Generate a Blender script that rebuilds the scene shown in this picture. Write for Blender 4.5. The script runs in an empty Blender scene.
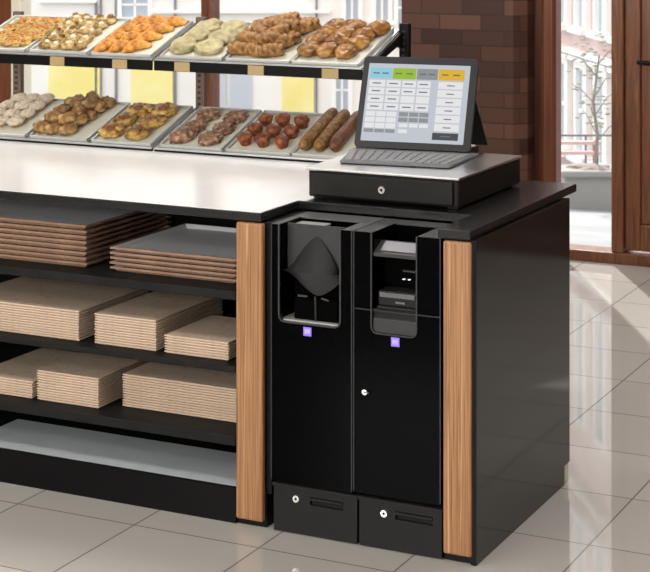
import bpy, bmesh, math, random
from mathutils import Vector, Matrix, noise, Euler
random.seed(7)
S = bpy.context.scene
C = S.collection
PI = math.pi

# ------------------------------------------------------------------ materials
def mat(name, col=(.5, .5, .5), rough=.5, metal=0., spec=.5, emit=None, estr=1.):
    m = bpy.data.materials.new(name); m.use_nodes = True
    b = m.node_tree.nodes['Principled BSDF']
    b.inputs['Base Color'].default_value = (*col, 1)
    b.inputs['Roughness'].default_value = rough
    b.inputs['Metallic'].default_value = metal
    b.inputs['Specular IOR Level'].default_value = spec
    if emit:
        b.inputs['Emission Color'].default_value = (*emit, 1)
        b.inputs['Emission Strength'].default_value = estr
    return m

def srgb(r, g, b):
    f = lambda c: (c/255/12.92) if c <= 10 else ((c/255+.055)/1.055)**2.4
    return (f(r), f(g), f(b))

def nodes(m): return m.node_tree.nodes, m.node_tree.links

def noise_mat(name, cols, scale=8, rough=.6, stretch=(1, 1, 1), detail=4, bump=0., spec=.5, dist=0., rand=0., metal=0.):
    """colour ramp over a noise field in object space; rand adds per-object brightness variation"""
    m = mat(name, cols[0], rough, metal, spec); n, l = nodes(m); b = n['Principled BSDF']
    tc = n.new('ShaderNodeTexCoord'); mp = n.new('ShaderNodeMapping'); mp.inputs['Scale'].default_value = stretch
    nz = n.new('ShaderNodeTexNoise'); nz.inputs['Scale'].default_value = scale; nz.inputs['Detail'].default_value = detail
    nz.inputs['Distortion'].default_value = dist
    cr = n.new('ShaderNodeValToRGB')
    el = cr.color_ramp.elements
    el[0].color = (*cols[0], 1); el[1].color = (*cols[-1], 1)
    el[0].position = .32; el[1].position = .68
    for i, c in enumerate(cols[1:-1]):
        e = el.new(.32 + .36*(i+1)/(len(cols)-1)); e.color = (*c, 1)
    l.new(tc.outputs['Object'], mp.inputs['Vector']); l.new(mp.outputs[0], nz.inputs['Vector']); l.new(nz.outputs['Fac'], cr.inputs[0])
    out = cr.outputs[0]
    if rand:
        oi = n.new('ShaderNodeObjectInfo'); mr = n.new('ShaderNodeMapRange')
        mr.inputs['To Min'].default_value = 1-rand; mr.inputs['To Max'].default_value = 1+rand
        hs = n.new('ShaderNodeHueSaturation')
        l.new(oi.outputs['Random'], mr.inputs['Value']); l.new(mr.outputs[0], hs.inputs['Value']); l.new(out, hs.inputs['Color']); out = hs.outputs[0]
    l.new(out, b.inputs['Base Color'])
    if bump:
        bp = n.new('ShaderNodeBump'); bp.inputs['Strength'].default_value = bump; bp.inputs['Distance'].default_value = .004
        l.new(nz.outputs['Fac'], bp.inputs['Height']); l.new(bp.outputs[0], b.inputs['Normal'])
    return m

def brick_mat(name, c1, c2, mortar, bw, rh, ms, rough, offset=(0, 0, 0), stagger=.5, axes='xz', spec=.5, bump=0.):
    m = mat(name, c1, rough, 0, spec); n, l = nodes(m); b = n['Principled BSDF']
    tc = n.new('ShaderNodeTexCoord'); sp = n.new('ShaderNodeSeparateXYZ'); cb = n.new('ShaderNodeCombineXYZ')
    l.new(tc.outputs['Object'], sp.inputs[0])
    if axes == 'xz':
        ad = n.new('ShaderNodeMath'); ad.operation = 'ADD'
        l.new(sp.outputs['X'], ad.inputs[0]); l.new(sp.outputs['Y'], ad.inputs[1])
        l.new(ad.outputs[0], cb.inputs['X']); l.new(sp.outputs['Z'], cb.inputs['Y'])
    else:
        l.new(sp.outputs['X'], cb.inputs['X']); l.new(sp.outputs['Y'], cb.inputs['Y'])
    mp = n.new('ShaderNodeMapping'); mp.inputs['Location'].default_value = offset
    br = n.new('ShaderNodeTexBrick')
    br.offset = stagger; br.inputs['Scale'].default_value = 1
    br.inputs['Brick Width'].default_value = bw; br.inputs['Row Height'].default_value = rh
    br.inputs['Mortar Size'].default_value = ms; br.inputs['Mortar Smooth'].default_value = .1; br.inputs['Bias'].default_value = 0
    br.inputs['Color1'].default_value = (*c1, 1); br.inputs['Color2'].default_value = (*c2, 1); br.inputs['Mortar'].default_value = (*mortar, 1)
    l.new(cb.outputs[0], mp.inputs[0]); l.new(mp.outputs[0], br.inputs['Vector'])
    l.new(br.outputs['Color'], b.inputs['Base Color'])
    if bump:
        bp = n.new('ShaderNodeBump'); bp.invert = True; bp.inputs['Strength'].default_value = bump; bp.inputs['Distance'].default_value = .003
        l.new(br.outputs['Fac'], bp.inputs['Height']); l.new(bp.outputs[0], b.inputs['Normal'])
    return m

def glass_mat(name, tint=(.97, .98, .98)):
    m = bpy.data.materials.new(name); m.use_nodes = True; n, l = nodes(m)
    n.remove(n['Principled BSDF']); o = n['Material Output']
    t = n.new('ShaderNodeBsdfTransparent'); t.inputs[0].default_value = (*tint, 1)
    g = n.new('ShaderNodeBsdfGlossy'); g.inputs['Roughness'].default_value = .01
    f = n.new('ShaderNodeFresnel'); f.inputs['IOR'].default_value = 1.35
    mx = n.new('ShaderNodeMixShader')
    ge = n.new('ShaderNodeNewGeometry'); ml = n.new('ShaderNodeMath'); ml.operation = 'MULTIPLY'; iv = n.new('ShaderNodeMath'); iv.operation = 'SUBTRACT'
    iv.inputs[0].default_value = 1; l.new(ge.outputs['Backfacing'], iv.inputs[1])       # only the outer face of the pane reflects
    l.new(f.outputs[0], ml.inputs[0]); l.new(iv.outputs[0], ml.inputs[1])
    l.new(ml.outputs[0], mx.inputs[0]); l.new(t.outputs[0], mx.inputs[1]); l.new(g.outputs[0], mx.inputs[2]); l.new(mx.outputs[0], o.inputs[0])
    return m

M = {}
M['black'] = mat('black_laminate', (.004, .004, .0045), .35, spec=.15)
M['black_gloss'] = mat('black_gloss_panel', (.0014, .0014, .0017), .14, spec=.03)
M['black_panel'] = noise_mat('black_side_panel', [(.010, .0095, .009), (.016, .015, .014)], 3, .09, spec=.5)
M['black_top'] = mat('black_worktop', (.011, .011, .012), .22, spec=.5)
M['shelf'] = noise_mat('charcoal_shelf', [(.007, .007, .007), (.013, .0125, .012)], 14, .6, (1, 3, 1), spec=.2)
M['inner'] = mat('cabinet_inside', (.004, .004, .004), .8, spec=.1)
M['white_top'] = noise_mat('white_worktop', [(.86, .86, .86), (.90, .90, .90)], 5, .18, spec=.6)
M['white_board'] = noise_mat('pale_grey_board', [srgb(196, 204, 210), srgb(210, 216, 221)], 6, .35)
M['wood'] = noise_mat('striped_oak', [srgb(120, 80, 48), srgb(178, 130, 88), srgb(142, 98, 62), srgb(200, 156, 112)], 40, .42, (3.2, 3.2, .04), 6, .1)
M['door_wood'] = noise_mat('brown_door_wood', [srgb(90, 50, 30), srgb(126, 78, 50), srgb(102, 60, 38), srgb(142, 94, 64)], 9, .4, (3, 3, .22), 6, .15, dist=.6)
M['frame_wood'] = noise_mat('reddish_frame_wood', [srgb(80, 42, 26), srgb(112, 64, 40), srgb(92, 50, 30)], 10, .35, (3, 3, .12), 5, .1)
M['brick'] = brick_mat('dark_glazed_brick', srgb(56, 31, 24), srgb(100, 66, 52), srgb(42, 25, 20), .225, .0775, .0022, .45, (0.05, .022, 0), .45, 'xz', .4, .5)
M['floor'] = brick_mat('polished_floor_tile', srgb(183, 180, 175), srgb(190, 187, 182), srgb(124, 120, 115), .403, .4205, .0028, .035, (.585, .135+.0015, 0), 0., 'xy', .6, .0)
M['plaster'] = noise_mat('warm_plaster', [srgb(150, 138, 126), srgb(164, 152, 140)], 3, .8)
M['ceiling'] = mat('ceiling_paint', srgb(225, 222, 216), .8)
M['glass'] = glass_mat('window_glass')
M['cash_black'] = noise_mat('dark_brown_black_metal', [(.007, .006, .0055), (.010, .0088, .008)], 30, .4, spec=.25)
M['cash_top'] = mat('cash_drawer_lid', (.72, .71, .70), .28, 1.)
M['chrome'] = mat('chrome', (.85, .85, .85), .18, 1.)
M['steel'] = mat('brushed_steel', (.62, .63, .64), .32, 1.)
M['grey_metal'] = mat('grey_metal', (.16, .16, .165), .4, .4)
M['dark_grey'] = mat('dark_grey_plastic', (.014, .014, .0145), .45, spec=.2)
M['mid_grey'] = mat('grey_plastic', (.042, .042, .043), .4, spec=.3)
M['trim_grey'] = mat('trim_grey', (.028, .028, .030), .35, spec=.4)
M['light_grey'] = mat('pale_grey_plastic', (.13, .125, .15), .35)
M['module_silver'] = mat('dull_silver', (.13, .13, .135), .35, .3)
M['void'] = mat('unlit_black', (.0012, .0012, .0012), .8, spec=.03)
M['top_grey'] = mat('grey_top_plate', (.075, .075, .078), .4, spec=.4)
M['led'] = mat('white_led', (.9, .9, .9), .3, emit=(1, 1, 1), estr=1.2)
M['badge'] = mat('violet_badge', srgb(132, 110, 220), .4, emit=srgb(132, 110, 220), estr=.35)
M['badge_mark'] = mat('pale_badge_mark', srgb(196, 184, 250), .4, emit=srgb(196, 184, 250), estr=.35)
M['tray_brown'] = noise_mat('brown_tray_edge', [srgb(140, 108, 88), srgb(164, 132, 110)], 12, .45)
M['tray_in'] = mat('grey_tray_inside', srgb(236, 236, 238), .35)
M['board'] = noise_mat('beige_board', [srgb(196, 172, 150), srgb(214, 192, 170), srgb(204, 182, 160)], 40, .65, (1, 1, 6))
M['tray_metal'] = mat('pale_metal_tray', srgb(198, 200, 196), .28, .35)
M['liner'] = mat('baking_paper', srgb(212, 210, 194), .7)
M['ticket'] = mat('tan_price_ticket', srgb(172, 148, 102), .6)
M['post'] = mat('rack_post', srgb(118, 100, 90), .4, .3)
M['slot'] = mat('post_slot', (.03, .025, .022), .6)
M['rack_black'] = mat('rack_black', (.004, .004, .004), .4, spec=.15)
M['tablet_frame'] = mat('tablet_bezel', (.022, .022, .024), .4, spec=.3)
M['tablet_back'] = mat('tablet_cover', (.006, .006, .006), .5, spec=.3)
M['keyboard'] = mat('keyboard_deck', srgb(98, 98, 102), .5)
M['keys'] = mat('keyboard_keys', srgb(134, 134, 138), .5)
def em(name, c, s=.80): return mat(name, (.01, .01, .01), .35, spec=.2, emit=c, estr=s)
M['s_bg'] = em('screen_background', srgb(206, 212, 222)); M['s_white'] = em('screen_white', srgb(246, 246, 248))
M['s_cyan'] = em('screen_cyan', srgb(150, 216, 236)); M['s_green'] = em('screen_green', srgb(160, 200, 30))
M['s_grey'] = em('screen_grey', srgb(150, 154, 158)); M['s_gold'] = em('screen_gold', srgb(240, 190, 30))
M['s_dark'] = em('screen_dark', srgb(66, 68, 72)); M['s_text'] = em('screen_text', srgb(110, 112, 118))
M['cream_block'] = mat('cream_plastic', srgb(226, 220, 200), .5)

# ------------------------------------------------------------------ mesh builder
class MB:
    def __init__(s): s.bm = bmesh.new(); s.mi = 0
    def _f(s, vs):
        f = s.bm.faces.new(vs); f.material_index = s.mi; return f
    def box(s, x0, x1, y0, y1, z0, z1, M4=None):
        v = [s.bm.verts.new(Vector(p) if M4 is None else M4 @ Vector(p)) for p in
             ((x0, y0, z0), (x1, y0, z0), (x1, y1, z0), (x0, y1, z0), (x0, y0, z1), (x1, y0, z1), (x1, y1, z1), (x0, y1, z1))]
        for q in ((3, 2, 1, 0), (4, 5, 6, 7), (0, 1, 5, 4), (1, 2, 6, 5), (2, 3, 7, 6), (3, 0, 4, 7)): s._f([v[i] for i in q])
        return s
    def prism(s, pts, a, b, axis='z', M4=None):
        """polygon pts extruded from a to b along axis"""
        def P(p, h):
            q = {'z': (p[0], p[1], h), 'y': (p[0], h, p[1]), 'x': (h, p[0], p[1])}[axis]
            return Vector(q) if M4 is None else M4 @ Vector(q)
        A = [s.bm.verts.new(P(p, a)) for p in pts]; B = [s.bm.verts.new(P(p, b)) for p in pts]
        n = len(pts)
        s._f(A); s._f(B[::-1])
        for i in range(n): s._f([A[i], B[i], B[(i+1) % n], A[(i+1) % n]])
        return s
    def lathe(s, prof, n=24, c=(0, 0, 0), M4=None, wob=None):
        """profile of (radius, height), closed at the axis when radius is 0"""
        rings = []
        for r, h in prof:
            if r < 1e-6: rings.append([s.bm.verts.new(s._t((c[0], c[1], c[2]+h), M4))]); continue
            ring = []
            for i in range(n):
                a = 2*PI*i/n; k = 1 if wob is None else wob(a, h)
                ring.append(s.bm.verts.new(s._t((c[0]+r*k*math.cos(a), c[1]+r*k*math.sin(a), c[2]+h), M4)))
            rings.append(ring)
        for A, B in zip(rings, rings[1:]):
            for i in range(n):
                j = (i+1) % n
                if len(A) == 1 and len(B) == 1: continue
                if len(A) == 1: s._f([A[0], B[i], B[j]])
                elif len(B) == 1: s._f([A[i], A[j], B[0]])
                else: s._f([A[i], A[j], B[j], B[i]])
        return s
    def _t(s, p, M4): return Vector(p) if M4 is None else M4 @ Vector(p)
    def tube(s, pts, rs, n=8):
        pts = [Vector(p) for p in pts]
        if not isinstance(rs, (list, tuple)): rs = [rs]*len(pts)
        rings = []; up = Vector((.13, .21, .97))
        for i, p in enumerate(pts):
            t = (pts[min(i+1, len(pts)-1)] - pts[max(i-1, 0)]).normalized()
            u = t.cross(up).normalized(); w = u.cross(t)
            rings.append([s.bm.verts.new(p + rs[i]*(math.cos(2*PI*k/n)*u + math.sin(2*PI*k/n)*w)) for k in range(n)])
        for A, B in zip(rings, rings[1:]):
            for k in range(n): s._f([A[k], A[(k+1) % n], B[(k+1) % n], B[k]])
        s._f(rings[0][::-1]); s._f(rings[-1]); return s
    def blob(s, c, r, sub=3, amp=.12, freq=3., seed=0., flat=None, M4=None):
        """noisy ellipsoid; flat = local z (of unit sphere) below which it is cut flat"""
        t = bmesh.new(); bmesh.ops.create_icosphere(t, subdivisions=sub, radius=1.)
        mp = {}
        for v in t.verts:
            p = v.co.copy(); k = 1 + amp*noise.noise(p*freq + Vector((seed*7.3, seed*3.1, seed)))*1.4
            p *= k
            if flat is not None and p.z < flat: p.z = flat
            q = Vector((c[0]+p.x*r[0], c[1]+p.y*r[1], c[2]+p.z*r[2]))
            mp[v] = s.bm.verts.new(q if M4 is None else M4 @ q)
        for f in t.faces: s._f([mp[v] for v in f.verts])
        t.free(); return s
    def build(s, name, m, parent=None, bevel=0., smooth=False, loc=None, segs=2):
        bmesh.ops.recalc_face_normals(s.bm, faces=s.bm.faces)
        me = bpy.data.meshes.new(name); s.bm.to_mesh(me); s.bm.free()
        for k in (m if isinstance(m, (list, tuple)) else [m]): me.materials.append(M[k])
        if smooth:
            for p in me.polygons: p.use_smooth = True
        o = bpy.data.objects.new(name, me); C.objects.link(o)
        if parent is not None: o.parent = parent
        if loc is not None: o.location = loc
        if bevel:
            bv = o.modifiers.new('bevel', 'BEVEL'); bv.width = bevel; bv.segments = segs; bv.limit_method = 'ANGLE'; bv.angle_limit = .6
        return o

class L(MB):
    """builder that takes world coordinates and stores them relative to a root's location"""
    def __init__(s, root): super().__init__(); s.root = root
    def build(s, name, m, parent=None, **k):
        bmesh.ops.translate(s.bm, vec=-Vector(s.root.location), verts=s.bm.verts)
        return super().build(name, m, parent if parent is not None else s.root, **k)

def thing(name, label, cat, loc=(0, 0, 0), group=None, rot=None):
    o = bpy.data.objects.new(name, None); C.objects.link(o); o.location = loc; o.empty_display_size = .05
    if rot is not None: o.rotation_euler = rot
    return tag(o, label, cat, group)
def tag(o, label, cat, group=None):
    o['label'] = label; o['category'] = cat
    if group: o['group'] = group
    return o
def struct(o): o['kind'] = 'structure'; return o
def dup(o, label=None):
    c = o.copy(); C.objects.link(c)
    if label: c['label'] = label
    for ch in o.children:
        d = ch.copy(); C.objects.link(d); d.parent = c
        for g in ch.children:
            e = g.copy(); C.objects.link(e); e.parent = d
    return c

# ------------------------------------------------------------------ room shell
XL, XR, YB, YF, ZC = -7.2, 4.2, -7.0, 4.05, 3.0
struct(MB().box(XL, XR, YB, 4.22, -.12, 0).build('floor', 'floor'))
struct(MB().box(XL-.15, XR+.15, YB-.15, 4.35, ZC, ZC+.12).build('ceiling', 'ceiling'))
struct(MB().box(XL-.15, XL, YB, 4.22, 0, ZC).build('wall_left', 'plaster'))
struct(MB().box(XR, XR+.15, YB, 4.22, 0, ZC).build('wall_right', 'plaster'))
struct(MB().box(XL, XR, YB-.15, YB, 0, ZC).build('wall_front', 'plaster'))
# street side wall: header over the glazing, brick pier and brick beyond the door
wb = MB(); wb.box(XL, XR, 4.05, 4.22, 2.62, ZC); wb.box(.20, XR, 4.05, 4.22, 0, 2.62)
struct(wb.build('wall_back', 'brick'))
pier = MB(); pier.prism([(-1.945, 3.93), (-1.335, 3.93), (-1.275, 3.985), (-1.275, 4.22), (-1.945, 4.22)], 0, 2.62)
struct(pier.build('wall_pier', 'brick', bevel=.006))
# shop window left of the pier: bottom rail, mullions, two panes
w = struct(MB().box(XL, -1.945, 4.06, 4.18, 0, .42).build('window_1', 'frame_wood', bevel=.006))
for x0, x1 in ((-4.66, -4.50), (-3.225, -3.155), (-2.0, -1.945), (-6.2, -6.1)):
    struct(MB().box(x0, x1, 4.07, 4.17, .42, 2.62).build('window_mullion', 'frame_wood', w, bevel=.008))
struct(MB().box(-4.50, -4.43, 4.05, 4.16, .42, 2.62).build('window_reveal', 'cream_block', w, bevel=.004))
for x0, x1 in ((-6.1, -4.66), (-4.43, -3.225), (-3.155, -2.0)):
    struct(MB().box(x0, x1, 4.115, 4.121, .42, 2.62).build('window_pane', 'glass', w))
# glazed side light and door
d = struct(MB().box(-1.275, .20, 4.03, 4.17, 0, .055).build('door_1', 'door_wood', bevel=.004))
sl = MB(); sl.box(-1.285, -1.225, 4.09, 4.17, .055, 2.62)
sl.prism([(-1.225, 4.04), (-1.205, 4.03), (-1.163, 4.03), (-1.146, 4.045), (-1.146, 4.13), (-1.225, 4.13)], .055, 2.62)
struct(sl.build('door_jamb', 'frame_wood', d, bevel=.004))
struct(MB().box(-.857, -.795, 4.03, 4.17, .055, 2.62).build('door_mullion', 'door_wood', d, bevel=.008))
struct(MB().box(-1.15, -.857, 4.10, 4.106, .055, 2.55).build('door_sidelight', 'glass', d))
dl = MB(); dl.box(-.792, -.715, 4.05, 4.11, .07, 2.5); dl.box(.04, .115, 4.05, 4.11, .07, 2.5)
dl.box(-.715, .04, 4.065, 4.10, .20, 2.4); dl.box(-.715, .04, 4.05, 4.11, .07, .20); dl.box(-.715, .04, 4.05, 4.11, 2.4, 2.5)
struct(dl.build('door_leaf', 'door_wood', d, bevel=.006))
struct(MB().box(.118, .20, 4.03, 4.17, .055, 2.62).build('door_post', 'door_wood', d, bevel=.006))
struct(MB().box(-1.15, .118, 4.05, 4.17, 2.50, 2.62).build('door_head', 'door_wood', d, bevel=.006))
h = MB(); h.tube([(-.625, 4.05, 1.0), (-.625, 4.005, 1.0)], .012, 10)
h.tube([(-.625, 4.0, 1.0), (-.675, 3.995, 1.002), (-.715, 4.0, 1.004)], [.012, .013, .010], 10)
h.box(-.645, -.605, 4.043, 4.05, .93, 1.06)
struct(h.build('door_handle', 'rack_black', d, smooth=False))

# ------------------------------------------------------------------ street outside
def gz(y): return -.116*(y-4.3)
M['pavement'] = noise_mat('pale_paving', [srgb(150, 152, 154), srgb(164, 166, 168)], 2, .85)
g = MB(); g.box(-60, 40, 4.22, 4.35, -.3, -.02); g.prism([(4.35, -.02), (75, gz(75)), (75, gz(75)-.4), (4.35, -.5)], -60, 40, 'x')
struct(g.build('ground', 'pavement'))
M['cream_wall'] = noise_mat('cream_render', [srgb(236, 230, 220), srgb(246, 242, 234)], .5, .9)
M['pink_wall'] = noise_mat('pinkish_render', [srgb(208, 180, 176), srgb(218, 194, 188)], .8, .9)
M['stone'] = mat('white_stone', srgb(244, 240, 234), .9)
M['yellow_door'] = noise_mat('yellow_paint', [srgb(240, 222, 130), srgb(248, 236, 168)], 1, .8)
M['dark_pane'] = mat('blue_grey_pane', srgb(180, 187, 193), .5, spec=.2)
M['grey_door'] = mat('blue_grey_paint', srgb(196, 200, 204), .6)
M['rail'] = mat('street_rail', srgb(130, 126, 126), .5)
M['planter'] = mat('grey_stone_planter', srgb(160, 158, 154), .8)
M['bench_red'] = mat('hazed_red_slat', srgb(222, 184, 178), .7)  # red lightened so that street haze is part of the colour
M['leaf'] = noise_mat('grey_green_leaf', [srgb(150, 158, 142), srgb(184, 190, 168)], 2, .8)  # leaf greens paled, haze painted into them
M['bark'] = mat('bark', srgb(158, 146, 138), .9)  # bark tone also paled to carry the haze
CAM = Vector((1.70, -4.37, 1.75)); YAW = math.radians(26.2)
FWD = Vector((-math.sin(YAW), math.cos(YAW), 0)); RGT = Vector((math.cos(YAW), math.sin(YAW), 0))

def facade(name, label, origin, along, length, height, depth, wall, feats, base, sg=1):
    """a building: wall block plus doors and windows; local x runs along the front, z up from eye height; front faces local -y"""
    r = bpy.data.objects.new(name, None); C.objects.link(r); r.location = origin
    r.rotation_euler = (0, 0, math.atan2(along.y, along.x)); tag(r, label, 'building')
    MB().box(length[0], length[1], 0, depth, base, height).build('wall', wall, r)
    def fb(b_, x0, x1, o0, o1, z0, z1): return b_.box(x0, x1, -sg*o1, -sg*o0, z0, z1)      # o = how far it stands out of the front
    for f in feats:
        kind, x0, x1, z0, z1 = f[:5]
        if kind == 'window':
            fr = MB(); t = f[5] if len(f) > 5 else .09
            fb(fr, x0-t, x0, -.02, .07, z0, z1); fb(fr, x1, x1+t, -.02, .07, z0, z1); fb(fr, x0-t, x1+t, -.02, .07, z1, z1+t)
            fb(fr, x0-t*1.8, x1+t*1.8, -.02, .14, z0-t, z0)
            fb(fr, (x0+x1)/2-t*.25, (x0+x1)/2+t*.25, 0, .03, z0, z1); fb(fr, x0, x1, 0, .03, (z0+z1)/2-t*.25, (z0+z1)/2+t*.25)
            w_ = fr.build('window', 'stone', r)
            fb(MB(), x0, x1, -.01, .012, z0, z1).build('pane', 'dark_pane', w_)
        elif kind == 'ledge': fb(MB(), x0, x1, -.02, .12, z0, z1).build('ledge', 'stone', r)
        else: fb(MB(), x0, x1, -.02, .05, z0, z1).build(kind, f[5], r)
    return r
# cream building across the street, seen through the pastry rack
D = 36.; k = D/1752
fe = []
X = lambda u: (u-325)*k
Z = lambda v: -(v+90)*k
for u0, u1, mm in ((49, 100, 'yellow_door'), (131, 173, 'yellow_door'), (282, 314, 'yellow_door')):
    fe.append(('door', X(u0), X(u1), -4.6, Z(30), mm))
for u0, u1 in ((206, 226), (230, 252)): fe.append(('door', X(u0), X(u1), -4.6, Z(66), 'grey_door'))
for u0, u1 in ((100, 102), (174, 176.5), (315.5, 317.5), (115, 117.5)): fe.append(('drainpipe', X(u0), X(u1), -4.6, Z(-20), 'rail'))
fe += [('window', X(122), X(148), Z(17), Z(-8)), ('window', X(346), X(358), Z(22), Z(-30)), ('window', X(376), X(388), Z(20), Z(-30)), ('window', X(398), X(408), Z(40), Z(-25)),
       ('window', X(336), X(348), Z(118), Z(62))]
fe += [('ledge', X(150), X(330), Z(13), Z(10)), ('ledge', X(40), X(97), Z(2.5), Z(0)), ('drainpipe', X(95), X(97.5), -4.6, Z(2), 'rail'), ('ledge', X(-300), X(420), Z(-45), Z(-50))]
for zz in (2.4, 5.4, 8.4):
    for i in range(12): fe.append(('window', -13+i*1.7, -12.2+i*1.7, zz, zz+1.7))
facade('town_house', 'cream town house with yellow doors across the street, seen behind the pastries',
       CAM + FWD*D, RGT, (-14.5, 3.2), 11.5, 5, 'cream_wall', fe, -5.2)
# pinkish terrace running away from the shop, seen through the narrow side light
al = (FWD*math.cos(math.radians(7.0)) - RGT*math.sin(math.radians(7.0)))
org = CAM + FWD*20. + RGT*(612-325)/1752*20.
fa = []
for j, zz in enumerate((-1.42, 1.2, 3.8, 6.4, 9.0)):
    for i in range(-9, 12):
        x = i*.86 + .10
        fa.append(('window', x, x+.38, zz, zz+1.45, .07))
    fa.append(('ledge', -9, 12, zz-.34, zz-.28))
for i in range(-9, 12):
    x = i*.86+.10; fa.append(('window', x, x+.36, -2.95, -1.92, .10)); fa.append(('ledge', x-.2, x+.56, -1.83, -1.78))
facade('terrace_house', 'pinkish terraced house front with white window surrounds beyond the narrow glass', org, al, (-9, 12), 13, -4, 'pink_wall', fa, -4.5, -1)
# (local -y must face the shop window: the block lies on the far side)
# railing, planter, bench and young tree on the pavement
def on_ground(u, Dd):
    p = CAM + FWD*Dd + RGT*(u-325)/1752*Dd; p.z = gz(p.y); return p
p = on_ground(588, 15.0); p.z = gz(p.y)
t = thing('street_railing', 'thin dark street railing outside the narrow glass, behind the planter', 'railing', p)
a = RGT
zt = 1.75-(135.5+90)/1752*15.0 - p.z
for zz in (zt, zt*.45): MB().tube([Vector((0, 0, zz))-a*1.6, Vector((0, 0, zz))+a*.9], .010, 6).build('rail', 'rail', t)
for q in (-1.5, -.75, -.02, .75): MB().tube([a*q+Vector((0, 0, -.1 if q < 0 else -.1)), a*q+Vector((0, 0, zt))], .010, 6).build('post', 'rail', t)
p = on_ground(589, 12.9)
t = thing('stone_planter', 'grey stone planter on the pavement outside the narrow glass', 'planter', p)
Rm = Matrix.Rotation(YAW, 4, 'Z')
q = MB(); q.prism([(-.20, -.15), (.20, -.15), (.20, .15), (-.20, .15)], -.03, .28, 'z', Rm); q.box(-.23, .23, -.18, .18, .24, .29, Rm)
q.build('box', 'planter', t, bevel=.015)
MB().blob((0, 0, .27), (.19, .14, .05), 3, .2, 3).build('soil', 'bark', t)
t2 = thing('young_tree', 'young tree with sparse grey-green leaves standing in the stone planter', 'tree', p + Vector((.03, .04, .27)))
MB().tube([(0, 0, 0), (.02, .01, .25), (-.01, .0, .5), (.03, .02, .85)], [.016, .013, .011, .006], 7).build('trunk', 'bark', t2)
q = MB()
for i in range(9):
    z0 = .2+.07*i; an = i*2.4; q.tube([(0.01, 0, z0), (.11*math.cos(an), .11*math.sin(an), z0+.12), (.17*math.cos(an), .17*math.sin(an), z0+.15)], [.005, .004, .002], 5)
q.build('branches', 'bark', t2)
q = MB(); rr = random.Random(3)
for i in range(90):
    an = rr.uniform(0, 6.28); z_ = rr.uniform(.28, 1.0); rd = rr.uniform(.03, .2)
    q.blob((rd*math.cos(an), rd*math.sin(an), z_), (.022, .018, .008), 1, 0, 1, i, None)
q.build('foliage', 'leaf', t2)
p = on_ground(583, 13.9)
t = thing('street_bench', 'haze-paled red slatted bench beyond the planter on the pavement', 'bench', p)
for zz, yy in ((.20, -.06), (.20, .06), (.34, .12), (.42, .13)): MB().box(-.28, .16, yy-.03, yy+.03, zz, zz+.025, Rm).build('slat', 'bench_red', t)
for xx in (-.24, .12): MB().box(xx-.02, xx+.02, -.08, .14, -.03, .2, Rm).box(xx-.02, xx+.02, .11, .15, .2, .45, Rm).build('leg', 'rail', t)

# ------------------------------------------------------------------ counter: shelf unit, worktop, checkout cabinet
t = thing('shelf_unit', 'open black shelf unit with wooden post holding stacked trays under the counter', 'shelf unit', (-1.6, .3, 0))
XA, XB, YD = -2.75, -.735, .62
L(t).box(XA, -.64, .012, YD, 0, .094).box(XA, XB, .002, .0145, 0, .1008).build('plinth', 'black')
L(t).box(XA+.02, XB, .28, YD, .094, .0975).box(XA, -1.705, .0, .28, .094, .0975).build('bottom_panel', 'inner')
L(t).box(-1.70, XB, .0145, .285, .094, .1005).build('base_board', 'white_board')
for z0, z1 in ((.636, .662), (.429, .447), (.220, .249)):
    L(t).box(XA, XB, .0, YD-.01, z0, z1).build('shelf', 'shelf', bevel=.003)
L(t).box(XB, -.626, .016, YD, .094, .864).build('side_panel', 'black', bevel=.002)
L(t).box(XA, XB, YD-.01, YD, .0975, .864).build('back_panel', 'inner')
L(t).box(XA-.02, XA, .0, YD, .0, .864).build('side_panel', 'black')
L(t).box(-.731, -.645, -.006, .0155, .018, .862).build('wood_post', 'wood', bevel=.006, segs=3)

t = thing('counter_worktop', 'long counter worktop, white on the left and black around the cash machines', 'worktop', (-1.2, .5, .866))
P = [(-2.8, 0), (-.652, 0), (-.652, .24), (-.112, .24), (-.112, 0), (-.018, 0), (-.018, .91), (-.62, .91), (-.62, 1.62), (-2.8, 1.62)]
L(t).prism(P, .866, .8915).build('slab', 'black_top', bevel=.003)
L(t).prism([(-2.8, .004), (-.656, .004), (-.656, .24), (-.630, .242), (-.630, 1.61), (-2.8, 1.61)], .8915, .893).build('white_surface', 'white_top')

t = thing('checkout_cabinet', 'black end cabinet with glossy side panel and wooden post around the cash machines', 'cabinet', (-.3, .4, 0))
L(t).prism([(0, 0), (.735, 0), (.735, .058), (.786, .058), (.786, .866), (0, .866)], -.016, 0, 'x').build('side_panel', 'black_panel', bevel=.0008)
L(t).box(-.016, -.0006, -.001, .0005, .001, .865).build('edge_band', 'black')
L(t).box(-.620, -.018, .765, .785, 0, .866).build('back_panel', 'inner')
L(t).box(-.098, -.018, .01, .10, 0, .866).build('stile', 'black', bevel=.002)
L(t).box(-.094, -.0125, -.008, .0095, .022, .862).build('wood_post', 'wood', bevel=.006, segs=3)
L(t).box(-.03, -.003, .752, .785, 0, .058).build('foot', 'cream_block', bevel=.003)

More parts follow.
